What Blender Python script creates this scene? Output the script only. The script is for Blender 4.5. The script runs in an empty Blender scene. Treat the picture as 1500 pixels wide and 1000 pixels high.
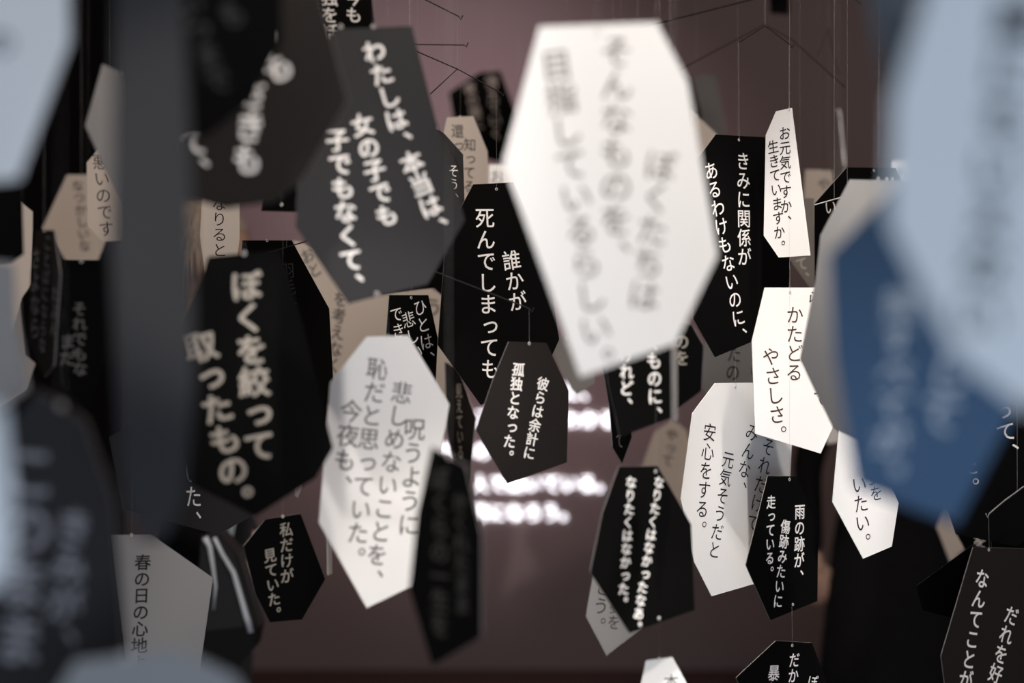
import bpy, bmesh, math, random
from mathutils import Vector, Matrix
random.seed(5)
SC = bpy.context.scene
COL = SC.collection
F = 50.0/36.0*1500.0          # focal length in pixels
CZ = 1.50                     # eye height

# ------------------------------------------------------------------ camera
cd = bpy.data.cameras.new('camera'); cam = bpy.data.objects.new('camera', cd); COL.objects.link(cam)
cam.location = (0, 0, CZ); cam.rotation_euler = (math.radians(90), 0, 0)
cd.lens = 50; cd.sensor_width = 36; cd.clip_start = .02
cd.dof.use_dof = True; cd.dof.focus_distance = 1.98; cd.dof.aperture_fstop = 2.0
SC.camera = cam
# ------------------------------------------------------------------ world, exposure
w = bpy.data.worlds.new('world'); SC.world = w; w.use_nodes = True
w.node_tree.nodes['Background'].inputs[0].default_value = (.02, .018, .02, 1)
w.node_tree.nodes['Background'].inputs[1].default_value = 0.1
SC.view_settings.view_transform = 'Standard'; SC.view_settings.look = 'None'
SC.view_settings.exposure = 0; SC.view_settings.gamma = 1; SC.view_settings.use_curve_mapping = False

# ------------------------------------------------------------------ lights
def aim(o, target):
    d = Vector(target)-o.location
    o.rotation_euler = d.to_track_quat('-Z', 'Y').to_euler()
def area(name, loc, target, size, power, color, sy=None, spread=180):
    l = bpy.data.lights.new(name, 'AREA'); l.energy = power; l.color = color; l.size = size
    l.shape = 'RECTANGLE'; l.size_y = sy or size; l.spread = math.radians(spread)
    o = bpy.data.objects.new(name, l); COL.objects.link(o); o.location = loc; aim(o, target); return o
def spot(name, loc, target, power, color, angle, blend=.6, radius=.03):
    l = bpy.data.lights.new(name, 'SPOT'); l.energy = power; l.color = color
    l.spot_size = math.radians(angle); l.spot_blend = blend; l.shadow_soft_size = radius
    o = bpy.data.objects.new(name, l); COL.objects.link(o); o.location = loc; aim(o, target); return o
COOL = (.78, .86, 1.0); WARM = (1.0, .88, .76); NEUT = (1.0, .95, .91)
# added unseen fill lights: cool behind the photographer, warm under the ceiling
area('cool_fill', (.1, -1.1, 1.25), (0, 1, 1.5), 1.6, 23, (.60, .77, 1.0), .9)
area('ceiling_fill', (0, .7, 3.1), (0, 2.4, 1.1), 3.2, 39, (1, .84, .72), .8)
# light of the wall projector spilling around the written lines
spot('projector', (-.3, 2.6, 3.1), (-.2, 6.5, 1.90), 195, (1.0, .76, .85), 44, 1.0, .05)
spot('wall_washer', (1.6, 4.2, 3.1), (1.1, 6.5, 2.3), 8, (1.0, .80, .70), 75, 1.0, .05)
spot('wall_washer', (-.3, 4.3, 3.1), (-.55, 6.5, 2.9), 30, (1.0, .84, .92), 60, 1.0, .05)

# ------------------------------------------------------------------ materials
def nt(name):
    m = bpy.data.materials.new(name); m.use_nodes = True
    return m, m.node_tree, m.node_tree.nodes['Principled BSDF']
def paper(name, col, rough=.7, spec=.3, var=.04):
    m, t, b = nt(name)
    n = t.nodes.new('ShaderNodeTexNoise'); n.inputs['Scale'].default_value = 900; n.inputs['Detail'].default_value = 3
    tc = t.nodes.new('ShaderNodeTexCoord'); t.links.new(tc.outputs['Object'], n.inputs['Vector'])
    r = t.nodes.new('ShaderNodeValToRGB')
    r.color_ramp.elements[0].color = [c*(1-var) for c in col]+[1]; r.color_ramp.elements[1].color = [min(1, c*(1+var)) for c in col]+[1]
    t.links.new(n.outputs['Fac'], r.inputs['Fac']); t.links.new(r.outputs['Color'], b.inputs['Base Color'])
    bp = t.nodes.new('ShaderNodeBump'); bp.inputs['Strength'].default_value = .08; bp.inputs['Distance'].default_value = .0003
    t.links.new(n.outputs['Fac'], bp.inputs['Height']); t.links.new(bp.outputs['Normal'], b.inputs['Normal'])
    b.inputs['Roughness'].default_value = rough; b.inputs['Specular IOR Level'].default_value = spec
    return m
def flat(name, col, rough=.6, spec=.2, metal=0, noise=0, scale=20):
    m, t, b = nt(name)
    b.inputs['Base Color'].default_value = list(col)+[1]; b.inputs['Roughness'].default_value = rough
    b.inputs['Specular IOR Level'].default_value = spec; b.inputs['Metallic'].default_value = metal
    if noise:
        n = t.nodes.new('ShaderNodeTexNoise'); n.inputs['Scale'].default_value = scale; n.inputs['Detail'].default_value = 6
        tc = t.nodes.new('ShaderNodeTexCoord'); t.links.new(tc.outputs['Object'], n.inputs['Vector'])
        r = t.nodes.new('ShaderNodeValToRGB')
        r.color_ramp.elements[0].color = [c*(1-noise) for c in col]+[1]; r.color_ramp.elements[1].color = [min(1, c*(1+noise)) for c in col]+[1]
        t.links.new(n.outputs['Fac'], r.inputs['Fac']); t.links.new(r.outputs['Color'], b.inputs['Base Color'])
    return m
STOCK = {
 'white': paper('white_card_stock', (.80, .78, .755)),
 'beige': paper('beige_shaded_white_stock', (.60, .53, .465)),  # also white cards further back, their shade put into the colour
 'black': paper('black_card_stock', (.0030, .0029, .0028), .75, .03),
 'charcoal': paper('hazed_black_card_stock', (.027, .026, .0265), .65, .12),  # black paper with its hazy sheen lifted into the colour
 'brown': paper('dark_brown_card_stock', (.015, .0125, .0115), .65, .10),
 'greige': paper('grey_and_shaded_card_stock', (.27, .26, .25)),  # grey paper; also carries shade on white cards and light on dark ones
 'slate': paper('blue_lit_card_stock', (.17, .20, .235)),  # dark card, the blue light on it mixed into the colour
 'navy': paper('blue_reflection_card_stock', (.062, .115, .195), .6, .12),  # black card, its blue reflection painted in as base colour
}
INK = {  # grey and dim inks also carry shade on white lettering
 'white': flat('white_ink', (.80, .77, .73)), 'black': flat('black_ink', (.022, .018, .017)),
 'brown': flat('brown_black_ink', (.06, .035, .025)), 'faded': flat('faded_ink', (.20, .17, .145)), 'grey': flat('grey_and_shaded_ink', (.13, .125, .115)),
 'dim': flat('dark_grey_and_shaded_ink', (.03, .03, .026)), 'pale': flat('pale_grey_ink', (.48, .52, .56)),
 'midgrey': flat('mid_grey_ink', (.26, .25, .26)), 'tan': flat('tan_ink', (.33, .295, .25)),
}
EDGE_L = flat('card_core_light', (.7, .68, .65)); EDGE_D = flat('card_core_grey', (.25, .23, .23))
THREAD = flat('nylon_thread', (.34, .33, .31), .4, .4)
WIRE = flat('blackened_wire', (.010, .009, .009), .55, .2)
EYE = flat('eyelet_metal', (.75, .72, .68), .3, .5, .6)

# ------------------------------------------------------------------ helpers
def at(px, py, d): return Vector(((px-750)/F*d, d, CZ+(500-py)/F*d))
def link_mesh(name, verts, faces, mats, parent=None, origin=None, fm=None, smooth=False):
    me = bpy.data.meshes.new(name)
    o0 = origin if origin is not None else Vector((0, 0, 0))
    me.from_pydata([tuple(Vector(v)-o0) for v in verts], [], faces)
    for m in (mats if isinstance(mats, (list, tuple)) else [mats]): me.materials.append(m)
    if fm: me.polygons.foreach_set('material_index', fm)
    if smooth: me.polygons.foreach_set('use_smooth', [True]*len(me.polygons))
    me.update()
    o = bpy.data.objects.new(name, me); COL.objects.link(o)
    if parent is not None:
        o.parent = parent; o.location = o0-parent.location
    else: o.location = o0
    return o
def tube_data(pts, r, n=6, r2=None):
    vs, fs = [], []
    pts = [Vector(p) for p in pts]; N = len(pts)
    for i, p in enumerate(pts):
        t = (pts[min(i+1, N-1)]-pts[max(i-1, 0)]).normalized()
        a = Vector((0, 1, 0)) if abs(t.y) < .8 else Vector((1, 0, 0))
        u = t.cross(a).normalized(); v = t.cross(u).normalized()
        rr = r if r2 is None else r+(r2-r)*i/(N-1)
        for k in range(n):
            an = 2*math.pi*k/n; vs.append(p+u*math.cos(an)*rr+v*math.sin(an)*rr)
    for i in range(N-1):
        for k in range(n):
            a = i*n+k; b = i*n+(k+1) % n; fs.append((a, b, b+n, a+n))
    fs.append(tuple(range(n))[::-1]); fs.append(tuple(range((N-1)*n, N*n)))
    return vs, fs
def tag(o, label, cat, group=None, kind=None):
    o['label'] = label; o['category'] = cat
    if group: o['group'] = group
    if kind: o['kind'] = kind
def struct(o): o['kind'] = 'structure'; return o

# ------------------------------------------------------------------ glyphs
GL = {}
def load_glyphs(keys):
    made = []
    for ch, wt in keys:
        c = bpy.data.curves.new('glyph', 'FONT'); c.body = ch; c.resolution_u = 3
        o = bpy.data.objects.new('glyph', c); COL.objects.link(o); made.append((ch, wt, o, c))
    dg = bpy.context.evaluated_depsgraph_get()
    for ch, wt, o, c in made:
        me = bpy.data.meshes.new_from_object(o.evaluated_get(dg))
        v0 = [(v.co.x, v.co.y) for v in me.vertices]; f0 = [tuple(p.vertices) for p in me.polygons]; vv, ff = [], []
        for st in range(6 if wt else 1):     # heavier faces: the same glyph printed again a hair aside
            dx, dy = (wt*math.cos(st*math.pi/3), wt*math.sin(st*math.pi/3)) if wt else (0, 0); o_ = len(vv)
            vv += [(x+dx, y+dy, st) for x, y in v0]; ff += [tuple(q+o_ for q in f) for f in f0]
        GL[(ch, wt)] = (vv, ff)
        bpy.data.meshes.remove(me)
    for ch, wt, o, c in made:
        bpy.data.objects.remove(o); bpy.data.curves.remove(c)
PUNCT = '、。'; SMALL = 'っょゃゅ'

# ------------------------------------------------------------------ card table
# label, stock, ink, distance, yaw deg, weight, outline px, columns [(text, x0,y0, x1,y1[, index of x1y1])], options
CARDS = []
def card(label, stock, ink, d, yaw, wt, outline, cols=(), **k):
    CARDS.append(dict(label=label, stock=stock, ink=ink, d=d, yaw=yaw, wt=wt, outline=outline, cols=cols, **k))
B, H, L = .026, .015, .0      # lettering weights
# --- close to the lens
card('huge out-of-focus pale grey card filling the upper right corner', 'white', 'dim', .57, -12, B,
     [(1395,-130),(1308,150),(1303,330),(1398,520),(1500,598),(1620,600),(1700,300),(1640,-130)],
     [('誰にもいえない', 1490,30, 1432,460)])
card('blurred blue-lit dark card peeking out left of the huge pale card at the top', 'slate', 'pale', .68, 8, B,
     [(1262,-90),(1283,60),(1316,200),(1350,262),(1440,300),(1520,100),(1490,-90)], [('ても', 1338,15, 1350,75)])
card('blurred navy blue card with pale lettering at the right, blue by reflection', 'navy', 'pale', .80, -18, B,
     [(1330,255),(1214,372),(1222,520),(1252,712),(1400,768),(1482,610),(1500,430),(1440,262)],
     [('どうして', 1420,430, 1377,605), ('探すべてが。', 1318,446, 1304,646, 4)])
card('blurred pale blue grey card at the top left corner', 'white', 'midgrey', .80, 8, B,
     [(-150,-70),(98,-90),(102,60),(28,262),(-90,275),(-160,100)], [('の', 0,62, 0,110, 1)])
card('tall dark charcoal card, narrow and very blurred, left of the white on black cards', 'charcoal', 'dim', .78, 14, B,
     [(170,-80),(265,-80),(278,200),(285,560),(268,735),(240,790),(205,790),(178,690),(162,350)])
card('blurred black card at the top left with barely readable lettering', 'black', 'dim', 1.0, 15, B,
     [(150,-90),(412,-80),(413,62),(368,150),(300,203),(180,200)],
     [('いつまで', 278,8, 318,118), ('も', 340,20, 342,60, 1)])
card('blurred grey brown card rising from the bottom left edge', 'greige', 'dim', .80, 6, B,
     [(110,968),(262,950),(345,990),(420,1120),(40,1130),(85,1010)])
card('blurred charcoal card with white lettering at the lower left edge', 'charcoal', 'midgrey', .92, -10, B,
     [(55,572),(125,615),(168,735),(186,960),(150,1090),(-70,1090),(-50,700)],
     [('きみが、', 108,772, 95,884, 2), ('このまま', 46,690, 28,935), ])
card('sliver of a pale blue blurred card on the left edge below the middle', 'white', 'midgrey', .60, 12, B,
     [(-110,585),(2,596),(14,720),(16,840),(-70,900)])
card('blurred grey card at the left edge at mid height', 'greige', 'dim', 1.0, -8, B,
     [(-70,378),(20,385),(24,470),(42,570),(-60,650)])
# --- middle distance, in front of the focus
card('large bright white card with grey lettering, centre top of the photo', 'white', 'faded', 1.15, 4, .006,
     [(790,39),(962,33),(1007,118),(1051,374),(989,503),(850,552),(818,460),(737,238)],
     [('目指しているらしい。', 815,95, 872,482, 8), ('そんなものを、', 903,75, 902,322, 5), ('ぼくたちは', 968,242, 943,432)],
     holes=[(875,46)])
card('blackish brown blurred card with white lettering, upper left behind the black blurred one', 'brown', 'white', 1.2, -14, B,
     [(300,-90),(452,-60),(487,60),(510,146),(442,264),(400,296),(330,306),(262,286)],
     [('さきも', 371,138, 363,233), ('うも', 398,52, 408,98), ('て、', 287,210, 292,248, 1)])
card('charcoal grey card lettered in three lines of bold white, left of the large white card', 'charcoal', 'white', 1.47, 14, B,
     [(488,43),(603,38),(642,190),(681,322),(626,416),(510,445),(433,332),(436,262)],
     [('わたしは、', 548,75, 580,175, 3), ('本当は、', 603,238, 630,302, 2), ('女の子でも', 531,183, 566,315), ('子でもなくて、', 494,205, 514,380, 5)],
     holes=[(547,39), (499,39), (552,430)])
card('very dark blurred black card at the lower centre, overlapping a white card', 'black', 'dim', 1.2, -38, B,
     [(633,654),(684,682),(706,780),(706,932),(634,975),(600,862),(612,750)],
     [('ぼくらの一生を', 645,700, 645,915), ('かくれたまま', 675,735, 678,885)])
card('black card lettered in two bold lines, left of centre, softly blurred', 'black', 'tan', 1.42, 12, B,
     [(305,376),(410,366),(442,470),(488,656),(462,700),(374,756),(276,706),(256,520)],
     [('ぼくを絞って', 361,418, 380,652), ('取ったもの。', 295,507, 341,688, 4)])
card('white card with four faint lines of grey lettering, left of centre at the lower half', 'white', 'grey', 1.6, 26, .006,
     [(537,493),(598,491),(658,592),(640,690),(603,858),(537,890),(467,765),(484,560)],
     [('呪うように', 607,628, 598,768), ('悲しめないことを、', 588,575, 552,812, 7), ('恥だと思っていた。', 552,540, 524,780, 7), ('今夜も、', 514,602, 505,673, 2)])
card('black card with two long bold lines, lower centre right, softly blurred', 'black', 'white', 1.62, 28, .022,
     [(906,683),(963,682),(1012,768),(1017,893),(922,927),(864,838),(882,750)],
     [('なりたくはなかったなあ。', 965,706, 935,898, 10), ('なりたくはなかった。', 924,706, 913,862, 8)], holes=[(960,690), (965,905)])
card('black blurred card directly under the large white card', 'black', 'white', 1.62, 24, .022,
     [(880,455),(986,470),(992,608),(908,640),(890,560)],
     [('くものに、', 957,502, 959,580, 3), ('けれど、', 918,520, 917,568, 2)])
card('black card half hidden right below the large white card', 'black', 'tan', 1.68, -30, H,
     [(950,462),(1014,476),(1031,506),(1028,572),(985,604),(955,590)], [('のを', 999,500, 999,524)])
card('strongly lit charcoal card behind the blurred navy one, clean upper left corner', 'greige', 'white', 1.70, 22, H,  # charcoal card, the strong light on it put into the grey stock
     [(1245,263),(1345,265),(1390,400),(1352,610),(1262,648),(1221,627),(1172,526),(1195,410),(1202,345)],
     holes=[(1286,262), (1298,262), (1306,262)])
card('white curved-cornered card at the bottom edge right of centre', 'white', 'black', 1.68, 14, L,
     [(946,967),(985,962),(1012,1012),(1020,1100),(925,1100),(937,1010)], [('本', 983,998, 983,1022, 1)])
card('greyish white card cut by the lower left dark ones, one line of black lettering', 'greige', 'black', 1.85, 24, H,
     [(163,783),(222,783),(312,846),(292,985),(250,1070),(190,1010)], [('春の日の心地よ', 209,823, 203,969)])
card('black card with two short lines, at the lower left beside the handbag', 'black', 'tan', 1.78, 38, H,
     [(388,760),(440,752),(476,848),(442,907),(395,911),(374,870),(356,800)],
     [('私だけが', 419,775, 420,843), ('見ていた。', 395,813, 401,877, 3)])
card('small black card with two slanting lines, at the centre below a hooked wire', 'brown', 'white', 1.82, 28, .022,
     [(745,500),(800,502),(833,572),(830,677),(743,708),(697,630),(722,555)],
     [('彼らは余計に', 795,562, 775,663), ('孤独となった。', 759,541, 746,646, 5)], holes=[(775,503)], up=452)
card('narrow black card behind the small beige tag on the left', 'black', 'grey', 1.55, 30, H,
     [(88,382),(150,382),(156,520),(128,602),(92,565),(80,470)], [('それでもな', 116,452, 117,540), ('まだ', 99,500, 99,524)])
card('narrow brownish card with faded lettering near the left edge', 'brown', 'grey', 1.55, -48, H,
     [(52,337),(80,337),(89,400),(80,535),(66,552),(42,500),(46,400)], [('ことばにならな', 71,355, 63,505), ('さよなら', 53,378, 52,480), ('たぶん', 82,430, 80,480)])
card('black card hanging at the left edge above the grey one', 'black', 'grey', 1.5, 10, H,
     [(-60,262),(32,270),(35,372),(18,384),(-60,390)])
card('pale grey sliver of a card left of the tall charcoal one', 'greige', 'grey', 1.5, 30, L,  # unlit white card, its shade put into the grey stock
     [(150,94),(205,120),(212,260),(182,312),(125,184)])
card('black card top centre left, only its last white letters in view', 'black', 'white', 1.72, 18, H,
     [(460,-90),(535,-80),(549,38),(556,130),(520,165),(466,120)],
     [('孤独を話', 483,-28, 483,47), ('今も', 517,-3, 518,22)])
card('small black tip of a card left of the charcoal lettered one', 'black', 'grey', 1.72, -20, H,
     [(395,240),(440,238),(450,311),(383,309)], holes=[(413,300)])
# --- in focus
card('tall black card lettered with one long and one short white line', 'black', 'white', 2.0, 24, L+.008,
     [(693,270),(752,267),(800,375),(819,497),(790,562),(704,593),(641,505),(653,345)],
     [('死んでしまっても', 710,319, 718,540), ('誰かが', 749,381, 758,441)], holes=[(727,277)], up=136)
card('tall black card lettered with two long white lines', 'black', 'white', 2.02, 34, L+.008,
     [(1048,197),(1120,201),(1158,385),(1150,480),(1047,523),(1015,466),(1016,240)],
     [('きみに関係が', 1088,236, 1090,376), ('あるわけもないのに、', 1041,250, 1081,465, 8)], holes=[(1082,205)], up=62)
card('narrow white card with small handwritten letters, hanging alone at the upper right', 'white', 'black', 1.98, -48, .006,
     [(1137,163),(1160,158),(1187,374),(1141,377),(1119,345),(1122,198)],
     [('お元気ですか、', 1150,195, 1152,302, 5), ('生きていますか。', 1133,215, 1142,340, 6)], holes=[(1156,160)], up=66)
card('bright white card with two short lines of thin black lettering, right of centre', 'white', 'brown', 1.95, 14, L,
     [(1120,421),(1195,421),(1234,520),(1222,620),(1202,664),(1106,635),(1101,500)],
     [('かたどる', 1164,461, 1163,545), ('やさしさ。', 1129,522, 1138,607, 3), ('ら', 1193,438, 1193,465, 1), ('で', 1203,583, 1203,611, 1)], holes=[(1157,428)], up=378)
card('white card with four lines of black lettering, right of centre in the lower half', 'white', 'black', 2.0, 38, L,
     [(1047,561),(1118,560),(1160,640),(1157,700),(1110,853),(1042,873),(1016,822),(997,731),(1014,605)],
     [('みんな、', 1101,633, 1090,687, 2), ('元気そうだと', 1066,673, 1046,805), ('安心をする。', 1039,633, 1028,745, 4), ('それだけで、', 1125,654, 1103,765, 4)], holes=[(1077,567)], up=512)
card('small black card with three white lines, before the white four-line card', 'black', 'white', 1.93, 38, L+.016,
     [(1124,697),(1167,697),(1198,776),(1197,880),(1128,908),(1092,827)],
     [('雨の跡が、', 1171,749, 1170,820, 3), ('傷跡みたいに', 1150,771, 1139,880), ('走っている。', 1129,735, 1127,817, 4)], holes=[(1156,702), (1161,885)])
card('black card cut by the bottom edge under the small three-line one', 'black', 'white', 1.93, 36, L+.01,
     [(1136,938),(1189,941),(1215,1010),(1212,1090),(1120,1100),(1078,992)],
     [('だから', 1163,966, 1160,1012), ('暴れ', 1133,985, 1131,1010), ('ぼく', 1190,999, 1187,1022)], holes=[(1160,945)], up=888)
card('black card with clipped white lines above the white faint-lettered card', 'black', 'white', 2.03, 42, L,
     [(570,432),(627,432),(641,495),(634,640),(600,650),(564,510)],
     [('ひとは、', 615,450, 624,500, 2), ('悲しい', 598,468, 609,516), ('できる', 580,460, 586,508)], holes=[(602,436)])
card('dark charcoal card at the right edge with clear white handwriting', 'black', 'white', 1.93, 0, L+.006,
     [(1440,520),(1560,540),(1580,720),(1490,800),(1400,782),(1372,700)],
     [('まって、', 1461,573, 1474,632, 2), ('た。', 1418,683, 1422,712, 1)])
card('dark card in the bottom right corner with bold white vertical lines', 'brown', 'white', 1.9, 30, H,
     [(1425,801),(1503,803),(1570,900),(1570,1080),(1395,1090),(1378,960)],
     [('なんてことが', 1438,847, 1414,995), ('だれを好', 1481,901, 1458,986)], holes=[(1448,805)], up=752)
card('black card peeking out left of the bold lettered bottom right one', 'black', 'grey', 2.05, -16, H,
     [(1424,798),(1480,810),(1470,910),(1400,906),(1351,893),(1342,858)])
card('black card with a blurred white line above the bottom right one', 'black', 'white', 2.42, 12, H,
     [(1410,690),(1520,680),(1530,830),(1432,838),(1400,780)], [('イトルを', 1437,725, 1435,793), ('も', 1459,752, 1459,774, 1)])
card('light grey card with three line ends, under the blurred navy card', 'white', 'black', 1.96, 26, L,
     [(1229,628),(1252,632),(1295,690),(1316,736),(1306,800),(1264,818),(1219,735)],
     [('いたい。', 1258,709, 1263,765, 2), ('姿を', 1281,698, 1283,722)])
card('small beige card with a thin looping letter, left of the dark row', 'beige', 'black', 2.0, 10, L,
     [(296,288),(351,285),(351,350),(338,450),(308,460),(293,345)], [('なりると', 321,298, 322,366)])
card('glossy dark card with a faint two-letter word, behind the black bold one on the left', 'black', 'dim', 2.0, 44, L,
     [(355,352),(427,352),(482,452),(488,560),(470,650),(390,660),(340,500)], [('羽毛一つ', 421,396, 427,470)])
card('dark blue grey card with a small white word end, left of the handbag', 'charcoal', 'white', 1.92, -32, L+.006,
     [(250,590),(335,640),(374,752),(320,783),(180,745),(160,640)], [('いた、', 283,693, 284,727, 1)])
# --- behind the focus
card('brown shaded card with black lettering behind the white four-line card', 'greige', 'black', 2.28, 30, L+.006,
     [(1040,460),(1120,460),(1135,600),(1036,604),(1026,540)], [('たの', 1075,518, 1073,545), ('ら', 1107,543, 1107,570, 1)])
card('black card behind the grey one at the upper right with a single white letter', 'black', 'white', 2.1, 30, L,
     [(1240,245),(1312,246),(1336,300),(1330,500),(1220,520),(1193,420),(1193,298)], [('い', 1216,303, 1216,328, 1)], holes=[(1280,250)], up=183)
card('small greenish-lit dark card tip below the narrow handwritten card', 'greige', 'white', 2.35, 20, L,  # dark card, the light on it put into the grey stock
     [(1150,290),(1192,290),(1193,429),(1184,419),(1155,378)], [('て、', 1174,386, 1178,407, 1)])
card('small beige card top between the handwritten card and the white spire', 'beige', 'grey', 2.9, -8, H,
     [(1180,248),(1219,250),(1223,300),(1215,330),(1175,330)], [('や', 1207,270, 1207,290, 1)])
card('bright white card turned almost edge-on like a spire', 'white', 'grey', 3.4, 80, L,
     [(1225,160),(1230,162),(1237,240),(1236,330),(1222,335),(1219,250)])
card('white card corner behind the right blurred group', 'white', 'grey', 3.0, 5, L,
     [(1308,236),(1365,232),(1380,400),(1310,400)], [('あ', 1322,254, 1322,275, 1)])
card('pale card with two grey lines behind the charcoal lettered one', 'beige', 'black', 2.35, 25, L,
     [(655,172),(693,170),(714,222),(716,340),(660,350),(646,212)],
     [('知ってる', 688,212, 687,273), ('還って', 670,192, 671,234)])
card('dark card tip with thin white letters left of the pale two-line card', 'charcoal', 'white', 2.05, 38, L,
     [(628,182),(650,195),(678,226),(681,322),(660,345),(610,330),(600,260)], [('そう、', 664,250, 664,270, 1)])
card('far blurred black card with two beige lines at the top centre', 'black', 'tan', 3.9, 6, B,
     [(657,136),(703,106),(733,104),(757,170),(738,240),(692,228),(668,190)],
     [('夜の闇に', 688,130, 700,182), ('消えていく', 720,120, 727,195)])
card('white card corner between the tall black card and the large white card', 'white', 'grey', 2.7, 8, L,
     [(716,241),(800,240),(806,330),(716,330)], [('お', 728,259, 728,282, 1)])
card('narrow dark card turned sideways over the glowing wall words', 'brown', 'tan', 2.4, -62, H,
     [(652,530),(672,540),(697,612),(688,700),(680,730),(668,700),(655,630)], [('見えている', 673,572, 675,662)])
card('grey beige card with one blurred line behind the charcoal lettered one', 'beige', 'grey', 2.5, -22, H,
     [(430,352),(520,380),(600,430),(598,610),(495,640),(484,560),(472,480)],
     [('を考えなく', 499,438, 490,535), ('おと', 451,374, 461,395)])
card('pinkish beige card strip between two black cards at the centre left', 'beige', 'grey', 2.62, 12, H,
     [(598,398),(636,426),(656,438),(668,560),(662,622),(640,640),(600,560)], [('う', 634,450, 634,480, 1)])
card('dark card between the charcoal card and the tall black one', 'black', 'grey', 2.3, 18, L,
     [(560,300),(640,340),(662,392),(655,440),(636,422),(560,430)])
card('small pale triangle of a card tip left of the tall black card', 'beige', 'grey', 2.5, 5, L,
     [(630,380),(660,376),(664,430),(655,424)])
card('light grey card sticking out left of the two-long-line black card', 'greige', 'black', 2.25, 26, L,
     [(888,719),(930,720),(960,900),(937,922),(888,960),(858,902),(868,845)], [('こう。', 884,860, 880,887, 1), ('夢を', 902,888, 899,911)])
card('blurred pink beige card top below the black blurred card', 'beige', 'dim', 3.0, -6, H,
     [(985,614),(958,633),(938,690),(930,790),(1005,800),(1022,680),(1005,630)], [('やって', 984,637, 978,674)])
card('thin black card with scratchy thin letters, turned sideways beside the black blurred one', 'black', 'grey', 2.15, 60, L,
     [(880,520),(915,560),(925,640),(911,678),(897,655),(893,600)], [('いって', 905,590, 907,645)])
card('grey card seen edge-on like a strip right under the large white card', 'greige', 'grey', 1.5, 80, L,
     [(984,480),(991,480),(992,615),(985,619)])
card('brown beige card corner right of the small slanting-line card', 'greige', 'grey', 2.4, 10, L,
     [(800,490),(860,500),(872,560),(845,578),(822,545)])
card('far grey lilac card beside the large white card at the top right', 'greige', 'grey', 4.2, -14, L,
     [(1018,112),(1048,110),(1064,190),(1060,260),(1030,262)])
card('far black card edge behind the large white card', 'black', 'grey', 4.0, 20, L,
     [(990,110),(1012,112),(1026,165),(1026,240),(1000,240)])
card('pale card tip between the large white card and the tall black card', 'beige', 'grey', 2.6, -10, L,
     [(1010,160),(1030,178),(1050,196),(1040,270),(1005,280)])
card('beige card with one blurred line near the left edge', 'beige', 'brown', 2.9, 8, H,
     [(98,256),(160,256),(166,330),(143,383),(97,382),(84,362),(62,334)], [('なつかしいな', 114,272, 124,360)])
card('beige card with a line of clear letters right of the blurred-line beige one', 'beige', 'black', 2.3, 30, L,
     [(127,238),(146,216),(176,224),(184,352),(150,354),(128,330)], [('悪いのです', 147,237, 156,335)])
card('pinkish beige card at the left edge under the pale blue corner card', 'beige', 'grey', 2.3, 12, L,
     [(-50,284),(8,278),(48,310),(47,415),(32,436),(0,540),(-50,500)])
card('pinkish beige card end below the left edge pinkish card', 'beige', 'grey', 2.5, -16, L,
     [(28,440),(36,520),(52,532),(38,570),(-10,600),(-40,520),(0,430)])
card('small dim beige card tip under the blurred navy card', 'beige', 'grey', 3.0, 10, L,
     [(1372,772),(1384,740),(1404,758),(1417,798),(1392,824)])
card('small white spot of a card behind the bright white two-line card', 'white', 'grey', 3.0, 10, L,
     [(1205,628),(1222,618),(1236,645),(1212,650)])
card('light sliver of a card left of the white four-line card', 'beige', 'grey', 2.3, 80, L,
     [(479,765),(486,765),(486,840),(480,842)])
card('tiny pale card tip under the black bold two-line card', 'white', 'grey', 2.1, 60, L,
     [(442,714),(436,729),(432,726),(430,690),(438,690)])
card('dark green black card at the top edge right of centre', 'black', 'grey', 3.6, 0, L,
     [(1125,-60),(1157,-60),(1156,22),(1128,20)])

keys = set()
for c in CARDS:
    for col in c['cols']:
        for ch in col[0]: keys.add((ch, c['wt']))
SIGN = [('に、', 836, 573, 28), ('んなこともある', 651, 612, 27), ('わかる', 838, 614, 26.5), ('だけの', 652, 660, 27),
        ('人で動いている。', 703, 708, 26.2), ('時になろう。', 702, 750, 26.2)]
for s in SIGN:
    for ch in s[0]: keys.add((ch, H))
load_glyphs(sorted(keys))

# ------------------------------------------------------------------ room shell
RX, RY0, RY1, RZ = 3.6, -2.6, 6.5, 3.5
wallm = flat('painted_wall', (.36, .275, .27), .85, .1, 0, .05, 1.5)
sidem = flat('dark_side_wall', (.06, .05, .048), .9, .1, 0, .08, 2)
floorm = flat('dark_carpet_floor', (.20, .125, .115), .95, .05, 0, .25, 90)
ceilm = flat('black_ceiling', (.02, .018, .018), .9, .1, 0, .1, 3)
def slab(name, x0, y0, z0, x1, y1, z1, m):
    v = [(x, y, z) for x in (x0, x1) for y in (y0, y1) for z in (z0, z1)]
    f = [(0, 1, 3, 2), (4, 6, 7, 5), (0, 4, 5, 1), (2, 3, 7, 6), (0, 2, 6, 4), (1, 5, 7, 3)]
    return struct(link_mesh(name, v, f, m))
slab('floor', -RX-.1, RY0-.1, -.1, RX+.1, RY1+.1, 0, floorm)
slab('ceiling', -RX-.1, RY0-.1, RZ, RX+.1, RY1+.1, RZ+.1, ceilm)
slab('wall_back', -RX, RY1, 0, RX, RY1+.1, RZ, wallm)
slab('wall_front', -RX, RY0-.1, 0, RX, RY0, RZ, sidem)
slab('wall_left', -RX-.1, RY0, 0, -RX, RY1, RZ, sidem)
slab('wall_right', RX, RY0, 0, RX+.1, RY1, RZ, sidem)
slab('wall_partition', -RX, 5.85, 0, -1.62, 5.95, RZ, flat('black_partition', (.012, .010, .010), .9, .1))

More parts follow.
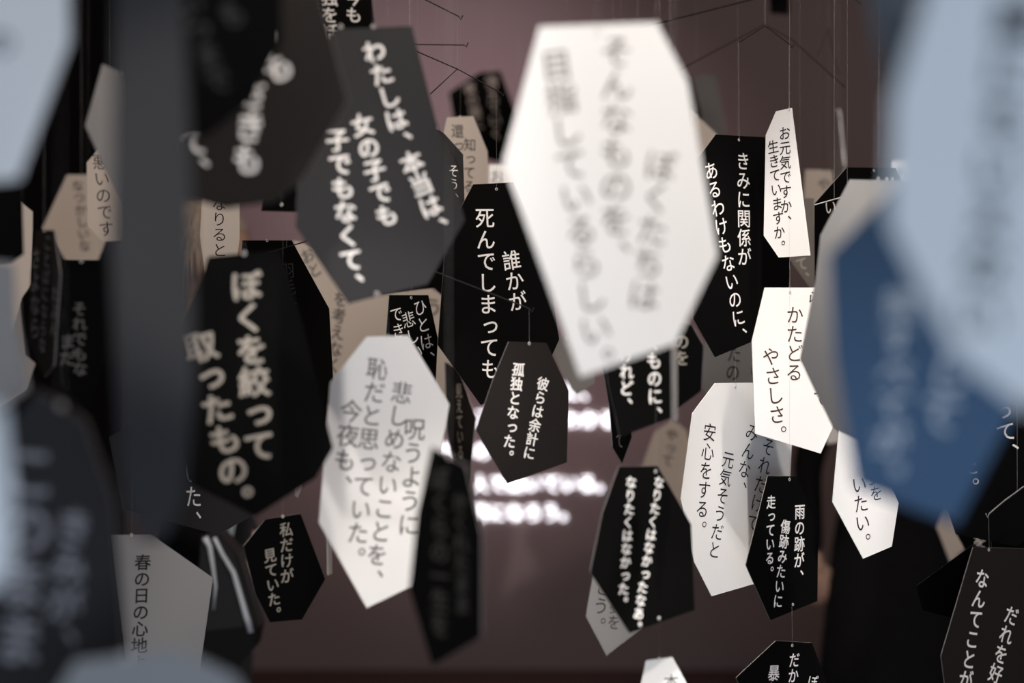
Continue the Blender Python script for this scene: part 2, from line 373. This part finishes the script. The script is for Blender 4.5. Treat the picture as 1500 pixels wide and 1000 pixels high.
# words on the back wall, thrown there by the projector
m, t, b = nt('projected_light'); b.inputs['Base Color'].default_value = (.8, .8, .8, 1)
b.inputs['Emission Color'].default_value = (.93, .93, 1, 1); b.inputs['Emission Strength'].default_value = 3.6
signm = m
yw = RY1-.012
so = bpy.data.objects.new('projected_text', None); COL.objects.link(so); so.location = at(770, 760, yw)
for txt, x, y, p in SIGN:
    vs, fs = [], []
    for i, ch in enumerate(txt):
        gv, gf = GL[(ch, H)]; o = len(vs); s = p/F*yw*.98; c = at(x+i*p, y, yw)
        for gx, gy, st in gv: vs.append(Vector((c.x+(gx-.5)*s, yw-st*.0001, c.z+(gy-.38)*s)))
        fs += [tuple(q+o for q in f) for f in gf]
    link_mesh('text_line', vs, fs, signm, parent=so, origin=at(x, y, yw))
tag(so, 'glowing blurred white lines of text on the back wall', 'text projection')

# ------------------------------------------------------------------ build cards
CEIL_T = RZ-.002
def ray(px, py, C, n):
    r = Vector(((px-750)/F, 1, (500-py)/F)); O = Vector((0, 0, CZ))
    return O+r*(n.dot(C-O)/n.dot(r))
def build(c):
    ps = c['outline']; mx = sum(p[0] for p in ps)/len(ps); my = sum(p[1] for p in ps)/len(ps)
    C = at(mx, my, c['d']); a = math.radians(c['yaw'])
    u = Vector((math.cos(a), math.sin(a), 0)); n = Vector((math.sin(a), -math.cos(a), 0)); up = Vector((0, 0, 1))
    pts = [ray(x, y, C, n) for x, y in ps]; N = len(pts); th = .0012
    area2 = sum(((pts[i]-C).dot(u)*(pts[(i+1) % N]-C).dot(up)-(pts[(i+1) % N]-C).dot(u)*(pts[i]-C).dot(up)) for i in range(N))
    if area2 < 0: pts = pts[::-1]
    V = [p+n*th/2 for p in pts]+[p-n*th/2 for p in pts]
    Fc = [tuple(range(N)), tuple(range(2*N-1, N-1, -1))]+[(i, i+N, (i+1) % N+N, (i+1) % N) for i in range(N)]
    edge = EDGE_L if c['stock'] in ('white', 'beige') else EDGE_D
    o = link_mesh('hanging_card', V, Fc, [STOCK[c['stock']], edge], origin=C, fm=[0, 0]+[1]*N)
    dark = c['stock'] in ('black', 'charcoal', 'brown', 'navy', 'slate')
    tag(o, c['label'], 'card', 'dark hanging cards' if dark else 'pale hanging cards')
    # lettering
    if c['cols']:
        for col in c['cols']:
            vs, fs = [], []
            txt, x0, y0, x1, y1 = col[:5]; k = col[5] if len(col) > 5 else len(txt)-1
            P0 = ray(x0, y0, C, n); P1 = ray(x1, y1, C, n); dn = (P1-P0)/max(k, 1); s = dn.length; dn = dn/s; rt = n.cross(dn)*-1
            if rt.dot(u) < 0: rt = -rt
            for i, ch in enumerate(txt):
                gv, gf = GL[(ch, c['wt'])]; off = len(vs); q = P0+dn*s*i
                ox = .58 if ch in PUNCT else (.08 if ch in SMALL else 0); oy = .5 if ch in PUNCT else (.06 if ch in SMALL else 0)
                g = s*1.0
                for gx, gy, st in gv: vs.append(q+rt*(gx-.5+ox)*g+(-dn)*(gy-.38+oy)*g+n*(th/2+.00022+st*.00001))
                fs += [tuple(z+off for z in f) for f in gf]
            link_mesh('text_line', vs, fs, INK[c['ink']], parent=o, origin=C)
    # eyelets and thread
    holes = c.get('holes')
    if not holes:
        top = sorted(ps, key=lambda p: p[1])[:2]
        holes = [((top[0][0]+top[1][0])/2, (top[0][1]+top[1][1])/2+ (700/F/c['d'])*.02*30)]
    first = None
    for hx, hy in holes:
        h = ray(hx, hy, C, n)
        if first is None: first = h
        ev, ef = [], []
        R, r = .0016, .0006
        for i in range(12):
            A = 2*math.pi*i/12
            for j in range(5):
                Bq = 2*math.pi*j/5; rr = R+r*math.cos(Bq)
                ev.append(h+u*math.cos(A)*rr+up*math.sin(A)*rr+n*(th/2+r*math.sin(Bq)))
        for i in range(12):
            for j in range(5):
                ef.append((i*5+j, ((i+1) % 12)*5+j, ((i+1) % 12)*5+(j+1) % 5, i*5+(j+1) % 5))
        link_mesh('eyelet', ev, ef, EYE, parent=o, origin=C, smooth=True)
    zt = CEIL_T if c.get('up') is None else at(0, c['up'], first.y).z
    lift = Vector((0, 0, max(zt, first.z+.02)))
    tv, tf = tube_data([first+n*.002, first+Vector((0, 0, .006))+n*.001, Vector((first.x, first.y, lift.z))], .0001, 5)
    link_mesh('thread', tv, tf, THREAD, parent=o, origin=C)
    c['C'] = C; c['n'] = n; c['R'] = max((p-C).length for p in pts); c['o'] = o
    return o
for c in CARDS: build(c)
def find(s):
    return next(c for c in CARDS if c['label'].startswith(s))

# added unseen spots, each set to brighten one hanging card
def lamp_on(key, rad, side=0, back=.75, z=3.15, color=NEUT, ang=None, dz=0, pick=.8, target=None, blend=.5):
    c = find(key); C = target or (c['C']+Vector((0, 0, dz))); n = c['n']
    loc = Vector((C.x+side+n.x*back, C.y-back, z)); v = loc-C; r = v.length
    cs = max(.3, n.dot(v/r))
    P = rad*math.pi*4*math.pi*r*r/(pick*cs)*.5
    a = ang or math.degrees(2*math.atan(c['R']*1.7/r))
    sp = spot('added_spot', loc, C, P, color, a, blend, .025)
    return sp
lamp_on('large bright white', .95, 0, 1.0, dz=.02, color=(1, .93, .84), blend=.35)
lamp_on('white card with four faint', .62, -1.75, back=4.0, z=2.1, dz=.075, ang=4.6)  # added from near the front wall to brighten the card's upper part
lamp_on('white card with four lines', .62, -.6, .9)
lamp_on('narrow white card', .28, -.3, .9)
lamp_on('charcoal grey card lettered', .6, -.1, .8)
lamp_on('white card corner between', .7, 0, .5)
lamp_on('white card corner behind the right', .45, 0, .5)
lamp_on('bright white card turned', 3.0, .8, .5)
lamp_on('grey beige card with one', .22, .2, .7)
lamp_on('tall black card lettered with one', .55, 0, .8)
lamp_on('tall black card lettered with two', .3, 0, .8)
lamp_on('small black card with two slanting', .5, .1, .8)
lamp_on('small black card with three', .32, 0, .8)
lamp_on('black card with two long bold', .6, 0, .8)
lamp_on('black blurred card directly under', .6, 0, .8)
lamp_on('blackish brown blurred card', .55, .1, .8)
lamp_on('dark card in the bottom right', .4, 0, .8)
lamp_on('white curved-cornered', .6, 0, 1.5, z=2.5)
hp = at(1207, 837, 3.85)
spot('added_spot', (hp.x-.15, hp.y-1.5, 3.1), hp, 60, NEUT, 7, .6, .025)  # added spot to brighten the far visitor's hand
nv = find('blurred navy blue card')
spot('low_cool_fill', (.15, -.9, .85), nv['C']+Vector((.03, 0, -.10)), 9, (.62, .80, 1.0), 15, .9, .05)  # added low cool light, brightens the lower part of the navy card
fv = find('tall dark charcoal card')
spot('low_cool_fill', (-.15, -.9, .85), fv['C']+Vector((.0, 0, -.08)), 9, (.85, .90, 1.0), 14, .9, .05)  # second added low light, for the lower part of the charcoal card

# ------------------------------------------------------------------ mobile wires
def wire(label, pts, d, r=.00085, hang=None, d2=None, hook=True, mat=WIRE):
    d2 = d2 or d; N = len(pts)
    P = [at(x, y, d+(d2-d)*i/max(1, N-1)) for i, (x, y) in enumerate(pts)]
    mid = P[len(P)//2]
    if hook:
        e = P[-1]; dr = (P[-1]-P[-2]).normalized()
        P += [e+dr*.003+Vector((0, 0, -.003)), e+dr*.006+Vector((0, 0, .004))]
    v, f = tube_data(P, r, 6)
    o = link_mesh('mobile_wire', v, f, mat, origin=mid)
    tag(o, label, 'wire', 'bent wire arms of the mobiles')
    q = P[len(pts)//2] if hang is None else at(hang[0], hang[1], d)
    tv, tf = tube_data([q, Vector((q.x, q.y, CEIL_T))], .00014, 5)
    link_mesh('thread', tv, tf, THREAD, parent=o, origin=mid)
wire('thin dark wire entering from the top edge left of the large white card', [(560,-50), (620,-2), (672,24)], 1.9)
wire('short level wire end right of the charcoal lettered card', [(560,62), (600,65), (680,66)], 2.12)
wire('bent wire arm with a peak before the far black card at the top', [(630,138), (670,101), (734,136)], 2.0)
wire('straight sloping wire rising from the bent arm towards the charcoal card', [(560,52), (612,76), (672,102)], 2.03, hook=False)
wire('dark rod sloping up to the top edge right of the large white card', [(900,52), (965,34), (1110,-3), (1180,-22)], 2.2, .0012, hook=False)
wire('bent wire arm carrying the tall two-line black card and the handwritten card', [(1083,62), (1121,38), (1158,66)], 2.06)
wire('longer wider wire behind the bent arm at the upper right', [(985,108), (1030,84), (1120,36), (1160,58), (1238,128)], 2.45, .0010, hang=(1120,36), hook=False)
wire('small looped wire at the upper right below the top edge', [(1198,82), (1213,42), (1229,110)], 2.7, .0008, hook=False)
wire('wire in front of the glossy dark card on the left', [(384,372), (420,362), (456,351)], 1.9, .0009, hook=False)
wire('hooked wire crossing the tall one-line black card', [(560,365), (635,397), (776,452)], 1.84, .0010, hang=(600,382))
wire('light wire crossing the black single-letter card at the right', [(1193,300), (1222,292), (1262,280)], 1.95, .0008, hook=False, mat=flat('bare_wire', (.35, .34, .33), .4, .5))
wire('short hooked wire end above the bottom right card', [(1500,712), (1470,734), (1449,752)], 1.9, .0009, hang=(1490,719), mat=flat('worn_wire', (.25, .24, .23), .4, .5))
wire('wire tip at the top right corner of the wall area', [(1230,-40), (1245,-6), (1262,6)], 2.4, .0009, hook=False)

# ------------------------------------------------------------------ visitors
def ell(bm, c, r, rot=None, seg=20, ring=14):
    res = bmesh.ops.create_uvsphere(bm, u_segments=seg, v_segments=ring, radius=1)
    M = Matrix.Translation(c) @ (rot or Matrix()) @ Matrix.Diagonal((*r, 1))
    bmesh.ops.transform(bm, matrix=M, verts=res['verts']); return res['verts']
def skin(name, joints, bones, mat, parent, sub=2, root=0):
    me = bpy.data.meshes.new(name); me.from_pydata([j[0] for j in joints], bones and [b for b in bones], [])
    o = bpy.data.objects.new(name, me); COL.objects.link(o); o.parent = parent
    s = o.modifiers.new('skin', 'SKIN'); s.use_smooth_shade = True
    for i, j in enumerate(joints):
        sv = me.skin_vertices[0].data[i]; r = j[1]; sv.radius = (r, r) if not isinstance(r, tuple) else r
        sv.use_root = (i == root)
    sd = o.modifiers.new('sub', 'SUBSURF'); sd.levels = sub; sd.render_levels = sub
    me.materials.append(mat); return o
skinm = flat('skin', (.52, .33, .25), .55, .3, 0, .06, 30)
def visitor(label, loc, facing, height, hair_mat, top_mat, leg_mat, rarm, larm):
    """rarm/larm: elbow and wrist in body space (x right, y forward), metres for a 1.7 m body"""
    e = bpy.data.objects.new('person', None); COL.objects.link(e); e.location = loc; e.rotation_euler = (0, 0, facing)
    k = height/1.7; e.scale = (k, k, k); tag(e, label, 'person')
    shoe = flat('shoe_leather', (.015, .014, .014), .5, .3)
    # clothed body: one continuous figure (trunk, arms, legs)
    J = [((0, 0, .93), (.155, .11)), ((0, 0, 1.08), (.135, .095)), ((0, -.005, 1.24), (.155, .105)), ((0, -.01, 1.37), (.14, .085)), ((0, 0, 1.44), .056), ((0, .01, 1.49), .05),
         ((-.16, -.01, 1.38), .062), ((.16, -.01, 1.38), .062)]
    Bn = [(0, 1), (1, 2), (2, 3), (3, 4), (4, 5), (3, 6), (3, 7)]
    for sx, (el, wr) in ((-1, larm), (1, rarm)):
        i = len(J); sh = 6 if sx < 0 else 7
        J += [((el[0], el[1], el[2]), .044), ((wr[0], wr[1], wr[2]), .031)]; Bn += [(sh, i), (i, i+1)]
    for sx in (-1, 1):
        i = len(J)
        J += [((sx*.09, 0, .84), .088), ((sx*.10, .01, .50), .062), ((sx*.105, -.01, .12), .045)]; Bn += [(0, i), (i, i+1), (i+1, i+2)]
    skin('clothed_body', J, Bn, top_mat, e)
    # trousers/skirt hem over the hips
    for sx in (-1, 1):
        bm = bmesh.new(); ell(bm, (sx*.105, .055, .045), (.048, .13, .045))
        for v in bm.verts: v.co.z = max(v.co.z, 0)
        me = bpy.data.meshes.new('shoe'); bm.to_mesh(me); bm.free(); me.materials.append(shoe)
        o = bpy.data.objects.new('shoe', me); COL.objects.link(o); o.parent = e
    # head with face
    bm = bmesh.new(); vv = ell(bm, (0, .01, 1.59), (.074, .092, .112), seg=32, ring=24)
    for v in vv:
        q = v.co-Vector((0, .01, 1.59))
        if q.z < 0: v.co.x *= 1+q.z*2.2; v.co.y += -q.z*.12*(1 if q.y > 0 else .4)
        if q.y > .05:
            v.co.y += .020*math.exp(-((q.x/.014)**2+((q.z+.016)/.022)**2))      # nose
            v.co.y -= .010*math.exp(-(((abs(q.x)-.030)/.016)**2+((q.z-.008)/.013)**2))   # eye sockets
            v.co.y += .006*math.exp(-((q.x/.026)**2+((q.z+.058)/.010)**2))      # lips
    for sx in (-1, 1): ell(bm, (sx*.076, .0, 1.585), (.010, .020, .031), seg=12, ring=8)
    ell(bm, (0, .0, 1.49), (.047, .050, .07), seg=16, ring=10)
    me = bpy.data.meshes.new('head'); bm.to_mesh(me); bm.free(); me.materials.append(skinm)
    me.polygons.foreach_set('use_smooth', [True]*len(me.polygons))
    hd = bpy.data.objects.new('head', me); COL.objects.link(hd); hd.parent = e
    def small(name, parts, mat):
        bm = bmesh.new()
        for c, r in parts: ell(bm, c, r, seg=10, ring=8)
        me = bpy.data.meshes.new(name); bm.to_mesh(me); bm.free(); me.materials.append(mat)
        o = bpy.data.objects.new(name, me); COL.objects.link(o); o.parent = hd
    for sx in (-1, 1):
        small('eye', [((sx*.030, .090, 1.598), (.012, .008, .007))], flat('eye_white', (.7, .68, .65), .2))
        small('iris', [((sx*.030, .0965, 1.598), (.0055, .003, .0055))], flat('iris_dark', (.02, .012, .01), .2))
    small('mouth', [((0, .1035, 1.533), (.022, .006, .006))], flat('lips', (.38, .14, .12), .4))
    # hair: skull cap of strands
    bm = bmesh.new(); vv = ell(bm, (0, -.008, 1.625), (.086, .100, .098), seg=32, ring=20)
    bmesh.ops.delete(bm, geom=[v for v in vv if (v.co.y > .045 and v.co.z < 1.645) or v.co.z < 1.54], context='VERTS')
    me = bpy.data.meshes.new('hair'); 
    rnd = random.Random(3)
    bm2 = bm
    for _ in range(420):
        a = rnd.uniform(.32*math.pi+math.pi/2, 2.68*math.pi-math.pi/2+.0); zz = rnd.uniform(-.15, .95)
        a = rnd.uniform(math.radians(150), math.radians(390))
        cx, cy = math.cos(a), math.sin(a); rr = math.sqrt(max(0, 1-zz*zz))
        p = Vector((cx*rr*.088, -.008+cy*rr*.102, 1.625+zz*.098)); l = rnd.uniform(.04, .12)
        q = Vector((p.x*1.18+rnd.uniform(-.012, .012), (p.y)*1.15-.01+rnd.uniform(-.012, .012), p.z-l)); mid2 = (p+q)/2+Vector((cx, cy, .2))*.014
        tv, tf = tube_data([p, mid2, q], .0032, 4, .0008)
        bv = [bm2.verts.new(x) for x in tv]
        for f in tf: bm2.faces.new([bv[i] for i in f])
    bm.to_mesh(me); bm.free(); me.materials.append(hair_mat)
    me.polygons.foreach_set('use_smooth', [True]*len(me.polygons))
    o = bpy.data.objects.new('hair', me); COL.objects.link(o); o.parent = e
    # hands: palm and five fingers
    for sx, (el, wr) in ((-1, larm), (1, rarm)):
        W = Vector(wr); dr = (W-Vector(el)).normalized()
        side = dr.cross(Vector((0, 0, 1))); side = side.normalized() if side.length > .1 else Vector((0, 1, 0))
        if side.dot(Vector((-sx, 0, 0))) < 0: side = -side          # thumb side faces inwards
        nrm = dr.cross(side).normalized()
        if nrm.z > 0: nrm = -nrm
        palm = W+dr*.055
        J = [(tuple(W-dr*.015), .027), (tuple(W+dr*.02), (.030, .018)), (tuple(palm), (.037, .017))]; Bn = [(0, 1), (1, 2)]
        hand = skin('hand', J, Bn, skinm, e, 2)
        for fi, (off, ln) in enumerate(((.027, .070), (.009, .080), (-.009, .074), (-.026, .058))):
            b0 = palm+side*off; J = [(tuple(b0-dr*.01), .0095), (tuple(b0+dr*.03+side*off*.1), .0092), (tuple(b0+dr*(.03+ln*.35)+nrm*.010), .0085), (tuple(b0+dr*(.03+ln*.62)+nrm*.028), .0072)]
            f = skin('finger', J, [(0, 1), (1, 2), (2, 3)], skinm, hand, 2)
        b0 = W+dr*.028+side*.026
        skin('thumb', [(tuple(b0-side*.01), .012), (tuple(b0+side*.018+dr*.018+nrm*.008), .0105), (tuple(b0+side*.026+dr*.045+nrm*.016), .0085)], [(0, 1), (1, 2)], skinm, hand, 2)
    return e
cloth = flat('black_cotton', (.012, .012, .013), .9, .1, 0, .3, 60)
blond = flat('light_brown_hair', (.55, .45, .36), .5, .4, 0, .3, 200)
darkh = flat('dark_brown_hair', (.03, .02, .015), .5, .4, 0, .3, 200)
p1 = at(302, 500, 3.12)
visitor('person with light brown hair in black clothes looking down behind the left cards', (p1.x, p1.y, 0), math.radians(-92), 1.79, blond, cloth, cloth,
        ((.22, -.03, 1.10), (.10, .10, .97)), ((-.22, -.03, 1.11), (-.10, .07, 1.0)))
p2 = at(1308, 500, 3.95)
visitor('person in dark clothes standing far behind the blurred navy card', (p2.x, p2.y, 0), math.radians(150), 1.74, darkh, cloth, cloth,
        ((.235, .02, 1.12), (.20, .07, .88)), ((-.235, .0, 1.10), (-.24, .07, .86)))
# long coat skirt of the far visitor
pe = [o for o in COL.objects if o.name.startswith('person')][-1]
cv, cf = [], []
for i, (z, rx, ry) in enumerate(((1.02, .145, .11), (.90, .165, .13), (.6, .19, .155), (.32, .215, .18), (.31, .20, .165))):
    for k in range(24): a = 2*math.pi*k/24; w_ = 1+.035*math.sin(a*5)*(i > 1); cv.append(Vector((math.cos(a)*rx*w_, math.sin(a)*ry*w_, z)))
for i in range(4):
    for k in range(24): cf.append((i*24+k, i*24+(k+1) % 24, (i+1)*24+(k+1) % 24, (i+1)*24+k))
me = bpy.data.meshes.new('coat_skirt'); me.from_pydata([tuple(v) for v in cv], [], cf); me.materials.append(cloth)
me.polygons.foreach_set('use_smooth', [True]*len(me.polygons))
o = bpy.data.objects.new('coat_skirt', me); COL.objects.link(o); o.parent = pe
# handbag at the first visitor's side
db = 2.72
def quad_bag():
    out = [(292,786),(318,780),(346,812),(378,920),(372,950),(300,975),(284,900)]
    pts = [at(x, y, db) for x, y in out]; C = at(330, 880, db); N = len(pts)
    V = []; 
    for dy, s in ((0, .93), (.012, 1), (.075, 1), (.088, .93)):
        V += [Vector((C.x+(p.x-C.x)*s, db+dy, C.z+(p.z-C.z)*s)) for p in pts]
    Fc = [tuple(range(N))[::-1], tuple(range(3*N, 4*N))]
    for l in range(3):
        for i in range(N): Fc.append((l*N+i, l*N+(i+1) % N, (l+1)*N+(i+1) % N, (l+1)*N+i))
    root = link_mesh('handbag', V, Fc, flat('black_leather', (.02, .02, .019), .5, .3), origin=C)
    bm = bmesh.new(); bm.from_mesh(root.data); bmesh.ops.recalc_face_normals(bm, faces=bm.faces); bm.to_mesh(root.data); bm.free()
    pip = flat('white_piping', (.62, .68, .72), .5, .3)
    for line, r0, r1 in (([(300,787),(307,800),(312,830),(316,858),(313,893)], .0062, .002), ([(314,787),(326,812),(342,838),(350,865),(360,900),(368,926)], .0035, .0065)):
        tv, tf = tube_data([at(x, y, db-.004) for x, y in line], r0, 8, r1); link_mesh('piping', tv, tf, pip, parent=root, origin=C, smooth=True)
    fl = [(290,925),(372,916),(374,948),(350,976),(312,968),(292,950)]
    v = [at(x, y, db-.006) for x, y in fl]+[at(x, y, db-.001) for x, y in fl]; n = len(fl)
    link_mesh('bag_base', v, [tuple(range(n)), tuple(range(2*n-1, n-1, -1))]+[(i, i+n, (i+1) % n+n, (i+1) % n) for i in range(n)], flat('bag_base_leather', (.006, .006, .006), .6), parent=root, origin=C)
    tv, tf = tube_data([at(300,790,db+.03), at(296,720,db+.04), at(300,600,db+.09), at(306,560,db+.15), at(304,515,db+.19)], .006, 8); link_mesh('strap', tv, tf, flat('strap_leather', (.015, .015, .015), .5), parent=root, origin=C, smooth=True)
    tag(root, 'black handbag with two white piping lines held at the side behind the left cards', 'handbag')
quad_bag()
# small pale folded leaflet held in the hand
lv = []; lp = [(322,768),(331,765),(334,778),(343,742),(349,746),(341,786),(329,792)]
dl = 2.93
V = [at(x, y, dl) for x, y in lp]+[at(x, y, dl+.002) for x, y in lp]; n = len(lp)
lo = link_mesh('leaflet', V, [tuple(range(n)), tuple(range(2*n-1, n-1, -1))]+[(i, i+n, (i+1) % n+n, (i+1) % n) for i in range(n)], flat('pale_blue_paper', (.5, .62, .68)), origin=at(335, 768, dl))
tag(lo, 'small pale blue glossy folded paper above the handbag', 'leaflet')
